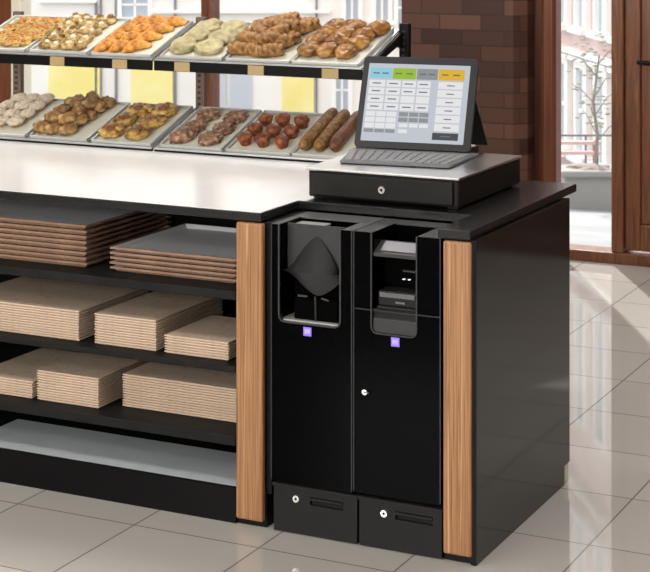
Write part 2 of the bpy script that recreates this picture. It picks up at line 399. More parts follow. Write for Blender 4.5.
# ------------------------------------------------------------------ cash machines
def lockbox(t, x0, x1, lx, px0, px1):
    D_ = L(t); zt, zb = .134, .003
    # front plate with a recessed pull
    pz0, pz1 = .088, .112
    D_.box(x0, px0, 0, .012, zb, zt).box(px1, x1, 0, .012, zb, zt).box(px0, px1, 0, .012, zb, pz0).box(px0, px1, 0, .012, pz1, zt)
    D_.box(x0+.001, x1-.001, .012, .30, zb, zt); D_.box(x0-.003, x1+.003, -.004, .012, zt-.006, zt+.003)
    dr = D_.build('lock_box', 'dark_grey')
    L(t).prism([(.0, .100), (-.003, .103), (-.003, .109), (.011, .113), (.011, .110)], px0+.001, px1-.001, 'x').build('pull', 'dark_grey', dr)
    Rm_ = Matrix.Translation((lx, 0, .101)) @ Matrix.Rotation(PI/2, 4, 'X')
    k_ = L(t); k_.lathe([(0, .004), (.0035, .004), (.004, .006), (.0095, .006), (.0105, .003), (.0115, -.001), (0, -.001)], 24, M4=Rm_)
    k_.box(-.0009, .0009, -.003, .003, .0035, .0045, Rm_)
    lk = k_.build('lock', 'chrome', dr)
    L(t).lathe([(0, .0052), (.0036, .0052), (.0036, .004), (0, .004)], 16, M4=Rm_).build('keyhole', 'rack_black', lk)
    return dr

def badge(t, cx_, cz, s=.0125):
    b_ = L(t).box(cx_-s, cx_+s, -.0015, .001, cz-s, cz+s).build('badge', 'badge', bevel=.0008)
    q_ = L(t)
    for a_, c_, e_, g_ in ((-.6, -.35, -.5, .6), (-.1, .1, -.5, .6), (.35, .6, -.5, .6), (-.6, .6, -.05, .2)):
        q_.box(cx_+a_*s, cx_+c_*s, -.002, -.001, cz+e_*s, cz+g_*s)
    q_.build('emblem', 'badge_mark', b_)

# coin machine
t = thing('coin_machine', 'black coin machine with grey hopper opening, left of the two cash machines', 'coin machine', (-.495, .2, 0))
x0, x1, wx0, wx1, ZT = -.6205, -.367, -.592, -.405, .864
b = L(t); b.box(x0, wx0, .002, .22, .595, ZT).box(wx1, x1, .002, .22, .595, ZT).box(x0, x1, .004, .22, .551, .595)
b.box(x0, x1, .003, .52, .14, .547).box(wx0, wx1, .16, .22, .595, ZT).box(x0+.002, x1-.002, .006, .22, .547, .551); b.box(x0+.01, x1-.01, .22, .52, .551, .855)
b.build('body', 'black_gloss')
# bezel around the opening with rounded lower corners
def bezel(t, a, b_, zb, zt, w_, m, y0=-.003, r=.016):
    def path(i):
        aa, bb, z = a+i, b_-i, zb+i; rr_ = max(r-i, .002); P_ = [(aa, zt)]
        for k_ in range(5): an = PI + k_*PI/8; P_.append((aa+rr_+rr_*math.cos(an), z+rr_+rr_*math.sin(an)))
        for k_ in range(5): an = 1.5*PI + k_*PI/8; P_.append((bb-rr_+rr_*math.cos(an), z+rr_+rr_*math.sin(an)))
        P_.append((bb, zt)); return P_
    o_, i_ = path(-w_), path(0); q_ = L(t)
    for k_ in range(len(o_)-1): q_.prism([o_[k_], o_[k_+1], i_[k_+1], i_[k_]], y0, .012, 'y')
    return q_.build('bezel', m)
bezel(t, wx0, wx1, .595, ZT, .0045, 'mid_grey')
L(t).box(x0, x1, .135, .222, ZT-.003, ZT+.001).box(x0, wx0-.004, .004, .135, ZT-.003, ZT+.001).box(wx1+.004, x1, .004, .135, ZT-.003, ZT+.001).build('top_plate', 'top_grey', bevel=.0008)
L(t).box(wx0+.001, wx0+.095, .060, .135, ZT-.016, ZT-.010).build('coin_shelf', 'tray_metal', bevel=.001)
# hopper: grey back sheet, arched cone standing in for a dark reflection, V-shaped bowl
L(t).box(wx0+.001, wx1-.001,   .046, .052, .735, ZT-.002).build('back_sheet', 'mid_grey')
cxm = (wx0+wx1)/2
cone = L(t)
N = 14; pts_f = []
for i in range(N+1):
    s_ = -1+2*i/N; hgt = .733 + .098*(max(0., 1-abs(s_)**1.35))**.9
    pts_f.append((cxm+s_*.085, hgt))
base_row = [cone.bm.verts.new((px_, .010, .733)) for px_, _ in pts_f]
top_row = [cone.bm.verts.new((cxm+(px_-cxm)*.9, .030+.014*(hz_-.733)/.098, hz_)) for px_, hz_ in pts_f]
for i in range(N): cone._f([base_row[i], base_row[i+1], top_row[i+1], top_row[i]])
cone.build('reflection_arch', 'dark_grey', smooth=True)
bowl = L(t)
rim = [bowl.bm.verts.new((cxm+q_*.0915, .006 + .004*(1-q_*q_), .738-.004*(1-q_*q_))) for q_ in [-1+2*i/N for i in range(N+1)]]
low = [bowl.bm.verts.new((cxm+.012+q_*.0915, .030, .735-.068*max(0., 1-abs(q_)**1.5))) for q_ in [-1+2*i/N for i in range(N+1)]]
for i in range(N): bowl._f([rim[i], rim[i+1], low[i+1], low[i]])
bowl.build('coin_bowl', 'trim_grey', smooth=True)
L(t).box(wx0, wx1, .006, .16, .595, .599).build('cavity_floor', 'tray_metal')
mech = L(t); mech.box(wx0+.034, wx1-.016, .02, .155, .599, .66); mech.box(wx0+.02, wx1-.03, .05, .155, .66, .70)
mech.build('coin_mechanism', 'void', bevel=.004)
L(t).tube([(cxm+.012, .016, .60), (cxm+.010, .016, .668)], .003, 8).tube([(cxm+.03, .016, .665), (cxm+.052, .016, .66)], .003, 8).build('guide_rod', 'trim_grey')
L(t).box(cxm-.045, cxm-.015, .014, .02, .664, .669).build('coin_slot', 'mid_grey')
badge(t, -.505, .572)
L(t).box(x0, x0+.003, -.001, .004, .145, ZT).box(x1-.003, x1, -.001, .004, .145, ZT).build('edge_trim', 'trim_grey')
lockbox(t, -.611, -.352, -.539, -.497, -.394)

# banknote machine
t = thing('banknote_machine', 'black banknote machine with slot opening and key lock, beside the wooden end post', 'banknote machine', (-.23, .2, 0))
x0, x1, wx0, wx1 = -.3635, -.103, -.306, -.175
b = L(t); b.box(x0, wx0, .002, .22, .656, ZT).box(wx1, x1, .002, .22, .656, ZT).box(x0, wx0, .002, .22, .551, .652).box(wx1, x1, .002, .22, .551, .652)
b.box(wx0, wx1, .004, .22, .551, .592).box(x0, x1, .003, .52, .145, .547).box(x0+.002, x1-.002, .006, .22, .547, .551)
b.box(x0+.002, wx0, .006, .22, .652, .656).box(wx1, x1-.002, .006, .22, .652, .656).box(wx0, wx1, .165, .22, .592, ZT); b.box(x0+.01, x1-.01, .22, .52, .551, .855)
b.build('body', 'black_gloss')
bezel(t, wx0, wx1, .592, ZT, .004, 'trim_grey')
L(t).box(x0, wx0-.002, .004, .222, ZT-.003, ZT+.001).box(wx1+.002, x1, .004, .222, ZT-.003, ZT+.001).box(wx0-.002, wx1+.002, .16, .222, ZT-.003, ZT+.001).build('top_plate', 'mid_grey', bevel=.0008)
L(t).prism([(.004, .800), (.004, .810), (.055, .834), (.07, .834), (.07, .800)], wx0+.001, wx1-.001, 'x').build('note_lip', 'mid_grey', bevel=.001)
L(t).prism([(.012, .8148), (.052, .8335), (.052, .8355), (.012, .8168)], wx0+.018, wx1-.008, 'x').build('note_plate', 'light_grey', bevel=.0006)
L(t).box(wx0+.065, wx1-.012, .06, .066, .752, .757).build('note_slot', 'mid_grey')
L(t).box(wx0+.006, wx1-.004, .066, .16, .71, .80).build('slot_block', 'void', bevel=.003)
for q_ in (-.238, -.222): L(t).box(q_-.003, q_+.003, .058, .067, .731, .7325).build('indicator_light', 'led')
pr = L(t); pr.box(wx0+.012, wx1-.002, .012, .14, .665, .706); pr.box(wx0+.010, wx1-.001, .006, .14, .655, .665)
pr.build('note_module', 'dark_grey', bevel=.004)
L(t).box(wx0+.018, wx1-.008, .008, .0125, .689, .702).build('module_strip', 'module_silver', bevel=.001)
L(t).box(wx0+.066, wx0+.094, .008, .0125, .675, .680).build('module_mark', 'light_grey')
L(t).prism([(.004, .592), (.004, .630), (.010, .634), (.010, .592)], wx0+.001, wx1-.001, 'x').build('lower_cover', 'mid_grey', bevel=.001)
L(t).box(wx0, wx1, .008, .012, .634, .656).build('cover_recess', 'dark_grey')
badge(t, -.2365, .572)
L(t).box(x0, x0+.003, -.001, .004, .15, ZT).box(x1-.003, x1, -.001, .004, .15, ZT).box(x0+.003, x1-.003, -.0005, .004, .651, .6535, None).build('edge_trim', 'trim_grey')
Rm_ = Matrix.Translation((-.328, .003, .425)) @ Matrix.Rotation(PI/2, 4, 'X')
lk = L(t).lathe([(0, .007), (.0075, .007), (.0088, .004), (.0088, -.002), (0, -.002)], 20, M4=Rm_).build('door_lock', 'chrome')
L(t).box(-.001, .0135, -.0018, .0018, .007, .010, Rm_).build('key', 'grey_metal', lk, bevel=.0005)
lockbox(t, -.345, -.1, -.269, -.237, -.126)

# ------------------------------------------------------------------ cash drawer and tablet
t = thing('cash_drawer', 'dark brown-black cash drawer with round lock carrying the tablet on the counter', 'cash drawer', (-.40, .5, .8935))
ys, yb = .285, .80
def drx(x, y): return x - .05*max(0, (y-ys)/(yb-ys)) if x < -.5 else x
b = L(t); b.prism([(-.645, ys), (-.165, ys), (-.165, yb), (-.675, yb)], .8985, .978); b.build('body', 'cash_black', bevel=.005)
L(t).prism([(-.650, ys-.010), (-.160, ys-.010), (-.160, yb), (-.682, yb)], .978, .9855).build('lid', 'cash_top', bevel=.002)
f_ = L(t).box(-.628, -.180, ys-.010, ys-.001, .905, .972).build('drawer_front', 'cash_black', bevel=.003)
Rm_ = Matrix.Translation((-.401, ys-.010, .936)) @ Matrix.Rotation(PI/2, 4, 'X')
lk = L(t).lathe([(0, .003), (.004, .003), (.0045, .005), (.0105, .005), (.0118, .002), (.0118, -.001), (0, -.001)], 24, M4=Rm_).build('lock', 'chrome', f_)
L(t).lathe([(0, .0043), (.0038, .0043), (.0038, .002), (0, .002)], 16, M4=Rm_).build('keyhole', 'rack_black', lk)
for fx, fy in ((-.62, ys+.03), (-.19, ys+.03), (-.62, yb-.04), (-.19, yb-.04)):
    L(t).box(fx-.015, fx+.015, fy-.015, fy+.015, .8935, .899).build('rubber_foot', 'rack_black')

TZ = .9858
tr = math.radians(7)
t = thing('tablet_computer', 'tablet showing a till menu with attached grey keyboard on the cash drawer', 'tablet', (-.676, .665, TZ), rot=(0, 0, tr))
W, Hh, LEAN = .380, .302, math.radians(22)
Lm = Matrix.Translation((0, 0, .012)) @ Matrix.Rotation(-LEAN, 4, 'X')       # local: x width, y thickness, z up the screen
def rrect(x0, x1, z0, z1, r, n=5):
    out = []
    for cx_, cz_, a0 in ((x0+r, z0+r, PI), (x1-r, z0+r, 1.5*PI), (x1-r, z1-r, 0), (x0+r, z1-r, PI/2)):
        for i in range(n+1): an = a0+i*PI/2/n; out.append((cx_+r*math.cos(an), cz_+r*math.sin(an)))
    return out
MB().prism(rrect(0, W, 0, Hh, .014), 0, .012, 'y', Lm).build('screen_frame', 'tablet_frame', t, bevel=.0015)
sm = MB(); mats = ['s_bg', 's_white', 's_cyan', 's_green', 's_grey', 's_gold', 's_dark', 's_text']
bx, sx, bz, sz = .020, W-.044, .022, Hh-.046
def q(s0, s1, t0, t1, mi, y): sm.mi = mi; sm.box(bx+s0*sx, bx+s1*sx, y, .001, bz+(1-t1)*sz, bz+(1-t0)*sz, Lm)
q(0, 1, 0, 1, 0, -.0006)
q(.02, .235, .055, .195, 2, -.001); q(.245, .475, .055, .195, 3, -.001); q(.485, .69, .055, .195, 4, -.001); q(.70, .95, .055, .195, 5, -.001)
for s0 in (.05, .14, .27, .38, .51, .60, .73, .84): q(s0, s0+.065, .118, .135, 7, -.0013)
cols = [(.02, .18), (.195, .335), (.35, .485), (.50, .63)]
for r_, t0 in enumerate((.215, .315, .415, .515)):
    for c_, (s0, s1) in enumerate(cols):
        q(s0, s1, t0, t0+.085, 1, -.001)
        if not (r_ == 2 and c_ > 1): q((s0+s1)/2-.045, (s0+s1)/2+.04, t0+.035, t0+.05, 7, -.0013)
for r_, t0 in enumerate((.62, .695, .77)):
    for c_ in range(3): q(.02+.105*c_, .115+.105*c_, t0, t0+.062, 1, -.001)
for c_ in range(3): q(.02+.105*c_, .115+.105*c_, .845, .89, 4, -.001)
for t0 in (.62, .69):
    for c_ in range(3): q(.35+.10*c_, .44+.10*c_, t0, t0+.055, 4, -.001)
for c_ in range(3): q(.36+.10*c_, .445+.10*c_, .765, .81, 1, -.001)
q(.36, .445, .84, .885, 1, -.001)
for r_ in range(6):
    t0 = .215+.107*r_; q(.705, .945, t0, t0+.092, 1, -.001); q(.79, .865, t0+.042, t0+.055, 7, -.0013)
q(.695, .945, .865, .955, 6, -.001); q(.77, .87, .90, .915, 7, -.0013)
sm.build('screen', mats, t)
# cover flap behind the screen down to the drawer
top = Lm @ Vector((0, .012, Hh*.62))
MB().prism([(top.y, top.z), (top.y+.006, top.z), (.262, .001), (.254, .001)], .02, W-.008, 'x').build('stand_flap', 'tablet_back', t)
MB().box(.004, W-.004, .012, .016, .0, Hh*.97, Lm).build('back_cover', 'tablet_back', t)
# keyboard lying in front of the screen
Km = Matrix.Rotation(math.radians(2.0), 4, 'X')
kb = MB().prism([(-.002, .0), (W+.026, .010), (W+.012, -.285), (.050, -.285)], .002, .0085, 'z').build('keyboard', 'keyboard', t, bevel=.001)
kk = []
for r_ in range(6):
    n_ = 13
    xa, xb = .006+.0095*r_, W+.010-.0025*r_
    wd = (xb-xa)/n_; yy = -.040-.036*r_
    for c_ in range(n_):
        if r_ == 5 and 3 < c_ < 9: continue
        kk.append((xa+c_*wd, xa+(c_+1)*wd-.005, yy-.030, yy))
    if r_ == 5: kk.append((xa+4*wd, xa+9*wd-.005, yy-.030, yy))
for a_ in kk: MB().box(a_[0], a_[1], a_[2], a_[3], .0085, .0105).build('key', 'keys', kb)

# ------------------------------------------------------------------ pastry display rack
TILT = math.atan(.36)
YR, ZUP, ZLO = .95, 1.221, .905
t = thing('pastry_rack', 'two-tier sloping pastry display rack standing on the white counter', 'display rack', (-1.6, 1.2, .893))
for px_, lab in ((-.764, 0), (-1.590, 0), (-2.42, 0)):
    p_ = L(t).box(px_-.018, px_+.018, 1.262, 1.288, .893, 1.352).build('slotted_post', 'rack_black' if px_ > -1 else 'post', bevel=.002)
    sl_ = L(t)
    for zz in range(20): sl_.box(px_-.008, px_+.004, 1.2605, 1.2625, .92+zz*.021, .929+zz*.021)
    sl_.build('slots', 'slot', p_)
SEG = [(-1.592, -.778), (-2.43, -1.602)]
def tm(x, y, z): return Matrix.Translation((x, y, z)) @ Matrix.Rotation(TILT, 4, 'X')
for tier, z0 in (('u', ZUP), ('l', ZLO)):
    for a_, b_ in SEG:
        m_ = tm(0, YR, z0)
        q_ = L(t).box(a_, b_, 0.004, .328, -.007, -.0005, m_); sh = q_.build('shelf', 'steel', bevel=.001)
        if tier == 'u':
            L(t).box(a_, b_, YR-.006, YR+.004, 1.180, 1.216).build('ticket_strip', 'rack_black', sh, bevel=.001)
            L(t).box(a_, b_, YR-.007, YR+.006, 1.216, 1.222).build('front_rail', 'steel', sh, bevel=.001)
        else:
            L(t).box(a_, b_, YR-.006, YR+.006, .893, .900).build('ticket_strip', 'rack_black', sh, bevel=.001)
            L(t).box(a_, b_, YR-.007, YR+.006, .900, .907).build('front_rail', 'steel', sh, bevel=.001)
        if tier == 'u':
            for lx in ([-2.005, -1.735] if a_ < -2 else [-1.475, -1.18, -.895]):
                L(t).box(lx-.031, lx+.031, YR-.0085, YR-.006, 1.1815, 1.214).build('price_ticket', 'ticket', sh)
    for px_ in (-.772, -1.597, -2.43):
        m_ = tm(px_, YR, z0)
        q_ = L(t)
        if tier == 'u':
            q_.prism([(.0, -.008), (.33, -.008), (.335, -.085), (.27, -.04), (.02, -.022)], -.006, .006, 'x', m_)
            q_.build('bracket', 'rack_black')
        else:
            q_.prism([(.03, -.008), (.325, -.008), (.325, -.05), (.13, -.04), (.06, -.022)], -.005, .005, 'x', m_); q_.build('bracket', 'rack_black')

# ------------------------------------------------------------------ trays with pastries
TW, TL_ = .256, .312
def tray_proto():
    r = thing('pastry_tray', '', 'tray', (0, 0, 0), 'pastry trays on the display rack', (TILT, 0, 0))
    b_ = MB(); w_ = TW/2; y0, y1 = .006, .006+TL_
    b_.box(-w_, w_, y0, y1, 0, .002)
    for a0, a1, c0, c1 in ((-w_, w_, y0, y0+.005), (-w_, w_, y1-.005, y1), (-w_, -w_+.006, y0, y1), (w_-.006, w_, y0, y1)):
        b_.box(a0, a1, c0, c1, .002, .012)
    b_.build('pan', 'tray_metal', r, bevel=.0015)
    MB().box(-w_+.008, w_-.008, y0+.008, y1-.008, .002, .0032).build('paper_liner', 'liner', r)
    return r
TRX = {1: -2.285, 2: -2.011, 3: -1.738, 4: -1.448, 5: -1.180, 6: -.922}
PT = {1: -2.280, 2: -2.011, 3: -1.742, 4: -1.443, 5: -1.177, 6: -.922}
DESC = {('u', 1): 'flaky orange and yellow slices', ('u', 2): 'small cream-filled puffs', ('u', 3): 'orange glazed rolls', ('u', 4): 'pale green-tinged buns',
        ('u', 5): 'brown bread twists', ('u', 6): 'shiny golden buns', ('l', 1): 'frosted muffins', ('l', 2): 'small light brown rolls', ('l', 3): 'round danishes',
        ('l', 4): 'dark crumbly cookies', ('l', 5): 'reddish brown muffins', ('l', 6): 'long brown bread sticks'}
tp = tray_proto(); first = True
for (tier, n_), ds in DESC.items():
    o = tp if first else dup(tp); first = False
    o.location = (TRX[n_], YR, ZUP if tier == 'u' else ZLO)
    o['label'] = '%s rack tray carrying %s' % ('upper' if tier == 'u' else 'lower', ds)

# pastry materials
M['flaky'] = noise_mat('flaky_pastry', [srgb(146, 92, 36), srgb(190, 150, 74), srgb(208, 174, 100), srgb(130, 80, 30)], 60, .55, bump=.4, rand=.15)
M['topping'] = noise_mat('orange_topping', [srgb(176, 92, 34), srgb(214, 150, 66)], 80, .4, rand=.1)
M['puff'] = noise_mat('puff_pastry', [srgb(112, 80, 38), srgb(180, 148, 88), srgb(214, 190, 142)], 45, .55, bump=.4, rand=.2)
M['cream'] = noise_mat('cream_filling', [srgb(222, 208, 176), srgb(236, 226, 204)], 30, .5)
M['orange'] = noise_mat('orange_glaze', [srgb(140, 78, 14), srgb(196, 122, 30), srgb(216, 152, 58), srgb(226, 176, 90)], 34, .4, bump=.6, rand=.12)
M['palebun'] = noise_mat('pale_bun', [srgb(146, 136, 96), srgb(180, 168, 126), srgb(200, 188, 150)], 26, .6, bump=.3, rand=.1)
M['twist'] = noise_mat('brown_twist', [srgb(88, 54, 20), srgb(146, 100, 48), srgb(182, 138, 80)], 50, .5, bump=.5, rand=.2)
M['golden'] = noise_mat('golden_bun', [srgb(92, 54, 16), srgb(142, 94, 38), srgb(184, 138, 78)], 22, .28, bump=.2, rand=.15)
M['muffin_frost'] = noise_mat('white_frosting', [srgb(150, 124, 96), srgb(206, 190, 168), srgb(222, 210, 194)], 60, .6, bump=.4, rand=.08)
M['muffin_base'] = noise_mat('muffin_base', [srgb(150, 116, 76), srgb(196, 168, 120)], 50, .7)
M['roll'] = noise_mat('light_roll', [srgb(104, 70, 30), srgb(164, 124, 72), srgb(208, 176, 128)], 40, .5, bump=.4, rand=.2)
M['danish'] = noise_mat('danish_crust', [srgb(100, 64, 18), srgb(170, 128, 58), srgb(210, 178, 106)], 36, .45, bump=.5, rand=.12)
M['danish_fill'] = noise_mat('danish_filling', [srgb(104, 54, 18), srgb(150, 92, 36)], 60, .4)
M['choc'] = noise_mat('dark_crumb', [srgb(80, 48, 32), srgb(138, 100, 76), srgb(190, 156, 132)], 60, .65, bump=.7, rand=.12)
M['redmuffin'] = noise_mat('reddish_muffin', [srgb(82, 40, 18), srgb(130, 66, 32), srgb(164, 98, 58)], 60, .5, bump=.6, rand=.15)
M['stick'] = noise_mat('seeded_stick', [srgb(78, 50, 16), srgb(130, 88, 36), srgb(166, 124, 64)], 70, .5, bump=.6, rand=.1)
M['redstick'] = noise_mat('reddish_stick', [srgb(74, 40, 18), srgb(122, 70, 34)], 60, .45, bump=.5)

def empty(name): o_ = bpy.data.objects.new(name, None); C.objects.link(o_); o_.empty_display_size = .02; return o_
def p_flaky(i):
    r = empty('pastry_slice')
    MB().blob((0, 0, .008), (.035, .038, .011), 3, .35, 2.2, i, -.7).build('crust', 'flaky', r, smooth=True)
    b_ = MB(); rr_ = random.Random(i)
    for k_ in range(5): b_.blob((rr_.uniform(-.016, .016), rr_.uniform(-.016, .016), .018), (.008, .006, .005), 2, .3, 3, k_)
    b_.build('topping', 'topping', r, smooth=True); return r
def p_puff(i):
    r = empty('cream_puff')
    MB().blob((0, 0, .010), (.027, .031, .014), 3, .25, 2.5, i, -.75).build('shell', 'puff', r, smooth=True)
    MB().blob((.003, -.004, .020), (.013, .012, .009), 2, .25, 3, i+4).build('cream', 'cream', r, smooth=True)
    MB().blob((-.004, .008, .026), (.014, .009, .007), 2, .3, 3, i+9).build('lid', 'puff', r, smooth=True); return r
def p_orange(i):
    b_ = MB(); n_ = 9
    for k_ in range(n_):
        s_ = -1+2*k_/(n_-1); rad = .026*(1-.5*s_*s_)
        b_.blob((s_*.040, -.014*(s_*s_), rad*.62), (.019, rad*1.2, rad*.78), 2, .15, 3, i*3+k_, -.85)
    return b_.build('glazed_roll', 'orange', smooth=True)
def p_palebun(i): return MB().blob((0, 0, .014), (.053, .047, .024), 4, .14, 2.2, i, -.6).build('pale_bun', 'palebun', smooth=True)
def p_twist(i):
    b_ = MB(); n_ = 40
    for st in (0, PI):
        P_ = [(-.044+.088*k_/n_, .010*math.cos(st+k_*.38), .022+.009*math.sin(st+k_*.38)) for k_ in range(n_+1)]
        b_.tube(P_, [.017*(1-.45*abs(2*k_/n_-1)**3) for k_ in range(n_+1)], 8)
    return b_.build('bread_twist', 'twist', smooth=True)
def p_golden(i): return MB().blob((0, 0, .018), (.041, .041, .025), 4, .14, 2.2, i, -.7).build('golden_bun', 'golden', smooth=True)
def p_muffin(i):
    r = empty('frosted_muffin')
    MB().lathe([(0, 0), (.020, 0), (.027, .016), (.0265, .019), (0, .019)], 26, wob=lambda a, h: 1+.03*math.cos(13*a)).build('muffin_cup', 'muffin_base', r)
    MB().blob((0, 0, .019), (.034, .033, .015), 3, .16, 4, i, -.3).build('frosting', 'muffin_frost', r, smooth=True); return r
def p_roll(i): return MB().blob((0, 0, .019), (.036, .025, .022), 3, .25, 2.6, i, -.75).build('small_roll', 'roll', smooth=True)
def p_danish(i):
    r = empty('round_danish'); b_ = MB()
    b_.blob((0, 0, .012), (.047, .045, .018), 4, .12, 2.5, i, -.6)
    for k_ in range(7):
        an = k_*.9; rad = .040-.003*k_; b_.blob((rad*math.cos(an), rad*math.sin(an), .020+.001*k_), (.020, .014, .009), 2, .2, 3, k_+i)
    b_.build('crust', 'danish', r, smooth=True)
    MB().blob((0, 0, .029), (.022, .020, .008), 3, .25, 3, i).build('filling', 'danish_fill', r, smooth=True); return r
def p_choc(i):
    b_ = MB(); b_.blob((0, 0, .012), (.046, .042, .019), 4, .22, 3.5, i, -.6); rr_ = random.Random(i)
    for k_ in range(14):
        an = rr_.uniform(0, 6.28); rd = rr_.uniform(.0, .036); b_.blob((rd*math.cos(an), rd*math.sin(an), .029-rd*.3), (.008, .007, .006), 2, .4, 3, k_)
    return b_.build('crumb_cookie', 'choc', smooth=True)
def p_red(i):
    r = empty('reddish_muffin')
    MB().lathe([(0, 0), (.018, 0), (.0245, .022), (.024, .024), (0, .024)], 24, wob=lambda a, h: 1+.03*math.cos(12*a)).build('muffin_cup', 'redmuffin', r)
    MB().blob((0, 0, .026), (.028, .027, .018), 3, .22, 3.5, i, -.3).build('crown', 'redmuffin', r, smooth=True); return r

ORD = ['first', 'second', 'third', 'fourth', 'fifth']
ROWN = {5: ['front', 'second', 'middle', 'fourth', 'back'], 4: ['front', 'second', 'third', 'back'], 3: ['front', 'middle', 'back']}
POS = {
'u1': [[(-0.037, 0.071), (0.015, 0.071), (0.065, 0.071)], [(-0.055, 0.131), (0.001, 0.131), (0.056, 0.131), (0.098, 0.130)], [(-0.060, 0.198), (-0.003, 0.198), (0.053, 0.197), (0.098, 0.196)], [(-0.056, 0.262), (-0.003, 0.266), (0.050, 0.265), (0.098, 0.264)]],
'u2': [[(-0.079, 0.053), (-0.030, 0.053), (0.019, 0.053), (0.068, 0.052)], [(-0.094, 0.117), (-0.044, 0.116), (0.005, 0.116), (0.059, 0.115)], [(-0.100, 0.182), (-0.053, 0.181), (-0.001, 0.181), (0.049, 0.180)], [(-0.100, 0.239), (-0.053, 0.243), (-0.006, 0.242), (0.046, 0.241)], [(-0.098, 0.292), (-0.050, 0.292), (-0.002, 0.291), (0.050, 0.290)]],
'u3': [[(-0.088, 0.066), (-0.026, 0.062), (0.035, 0.067)], [(-0.090, 0.142), (-0.030, 0.139), (0.036, 0.144)], [(-0.086, 0.215), (-0.024, 0.211), (0.040, 0.216)], [(-0.078, 0.283), (-0.016, 0.286), (0.066, 0.287)]],
'u4': [[(-0.072, 0.084), (0.036, 0.076)], [(-0.066, 0.170), (0.042, 0.164)], [(-0.060, 0.252), (0.046, 0.252)]],
'u5': [[(-0.095, 0.061), (-0.037, 0.058), (0.027, 0.055)], [(-0.098, 0.122), (-0.032, 0.118), (0.037, 0.116)], [(-0.097, 0.183), (-0.027, 0.180), (0.042, 0.177)], [(-0.090, 0.246), (-0.020, 0.242), (0.050, 0.239)], [(-0.082, 0.292), (-0.015, 0.290), (0.055, 0.287)]],
'u6': [[(-0.092, 0.084), (-0.022, 0.082), (0.051, 0.080)], [(-0.094, 0.158), (-0.020, 0.156), (0.062, 0.154)], [(-0.088, 0.226), (-0.016, 0.223), (0.056, 0.220)], [(-0.080, 0.288), (-0.010, 0.286), (0.088, 0.279)]],
'l1': [[(-0.098, 0.083), (-0.034, 0.087), (0.029, 0.090)], [(-0.095, 0.148), (-0.032, 0.152), (0.035, 0.156)], [(-0.092, 0.215), (-0.027, 0.218), (0.037, 0.221)], [(-0.086, 0.280), (-0.026, 0.282), (0.035, 0.284)]],
'l2': [[(-0.092, 0.052), (-0.040, 0.051), (0.022, 0.051)], [(-0.092, 0.118), (-0.038, 0.117), (0.029, 0.117)], [(-0.090, 0.182), (-0.034, 0.181), (0.034, 0.180)], [(-0.086, 0.240), (-0.028, 0.240), (0.040, 0.239)], [(-0.080, 0.288), (-0.018, 0.287), (0.048, 0.286)]],
'l3': [[(-0.070, 0.073), (0.039, 0.071)], [(-0.070, 0.161), (0.048, 0.159)], [(-0.056, 0.246), (0.050, 0.250)]],
'l4': [[(-0.072, 0.070), (0.045, 0.070)], [(-0.064, 0.150), (0.055, 0.149)], [(-0.060, 0.246), (0.056, 0.238)]],
'l5': [[(-0.079, 0.066), (-0.007, 0.064), (0.069, 0.062)], [(-0.075, 0.140), (-0.002, 0.138), (0.068, 0.139)], [(-0.074, 0.220), (-0.005, 0.221), (0.072, 0.218)]]}
KIND = {
'u1': (p_flaky, 'flaky orange-yellow pastry slice', 'pastry', 'leftmost upper tray'),
'u2': (p_puff, 'small cream-filled puff', 'pastry', 'second upper tray'),
'u3': (p_orange, 'orange glazed roll', 'roll', 'third upper tray'),
'u4': (p_palebun, 'large pale green-tinged bun', 'bun', 'fourth upper tray'),
'u5': (p_twist, 'knobbly brown bread twist', 'bread', 'fifth upper tray'),
'u6': (p_golden, 'shiny golden bun', 'bun', 'rightmost upper tray'),
'l1': (p_muffin, 'white frosted muffin', 'muffin', 'leftmost lower tray'),
'l2': (p_roll, 'small light brown roll', 'roll', 'second lower tray'),
'l3': (p_danish, 'round golden danish', 'pastry', 'third lower tray'),
'l4': (p_choc, 'dark crumbly round cookie', 'cookie', 'fourth lower tray'),
'l5': (p_red, 'reddish brown muffin', 'muffin', 'fifth lower tray')}
rg = random.Random(11)
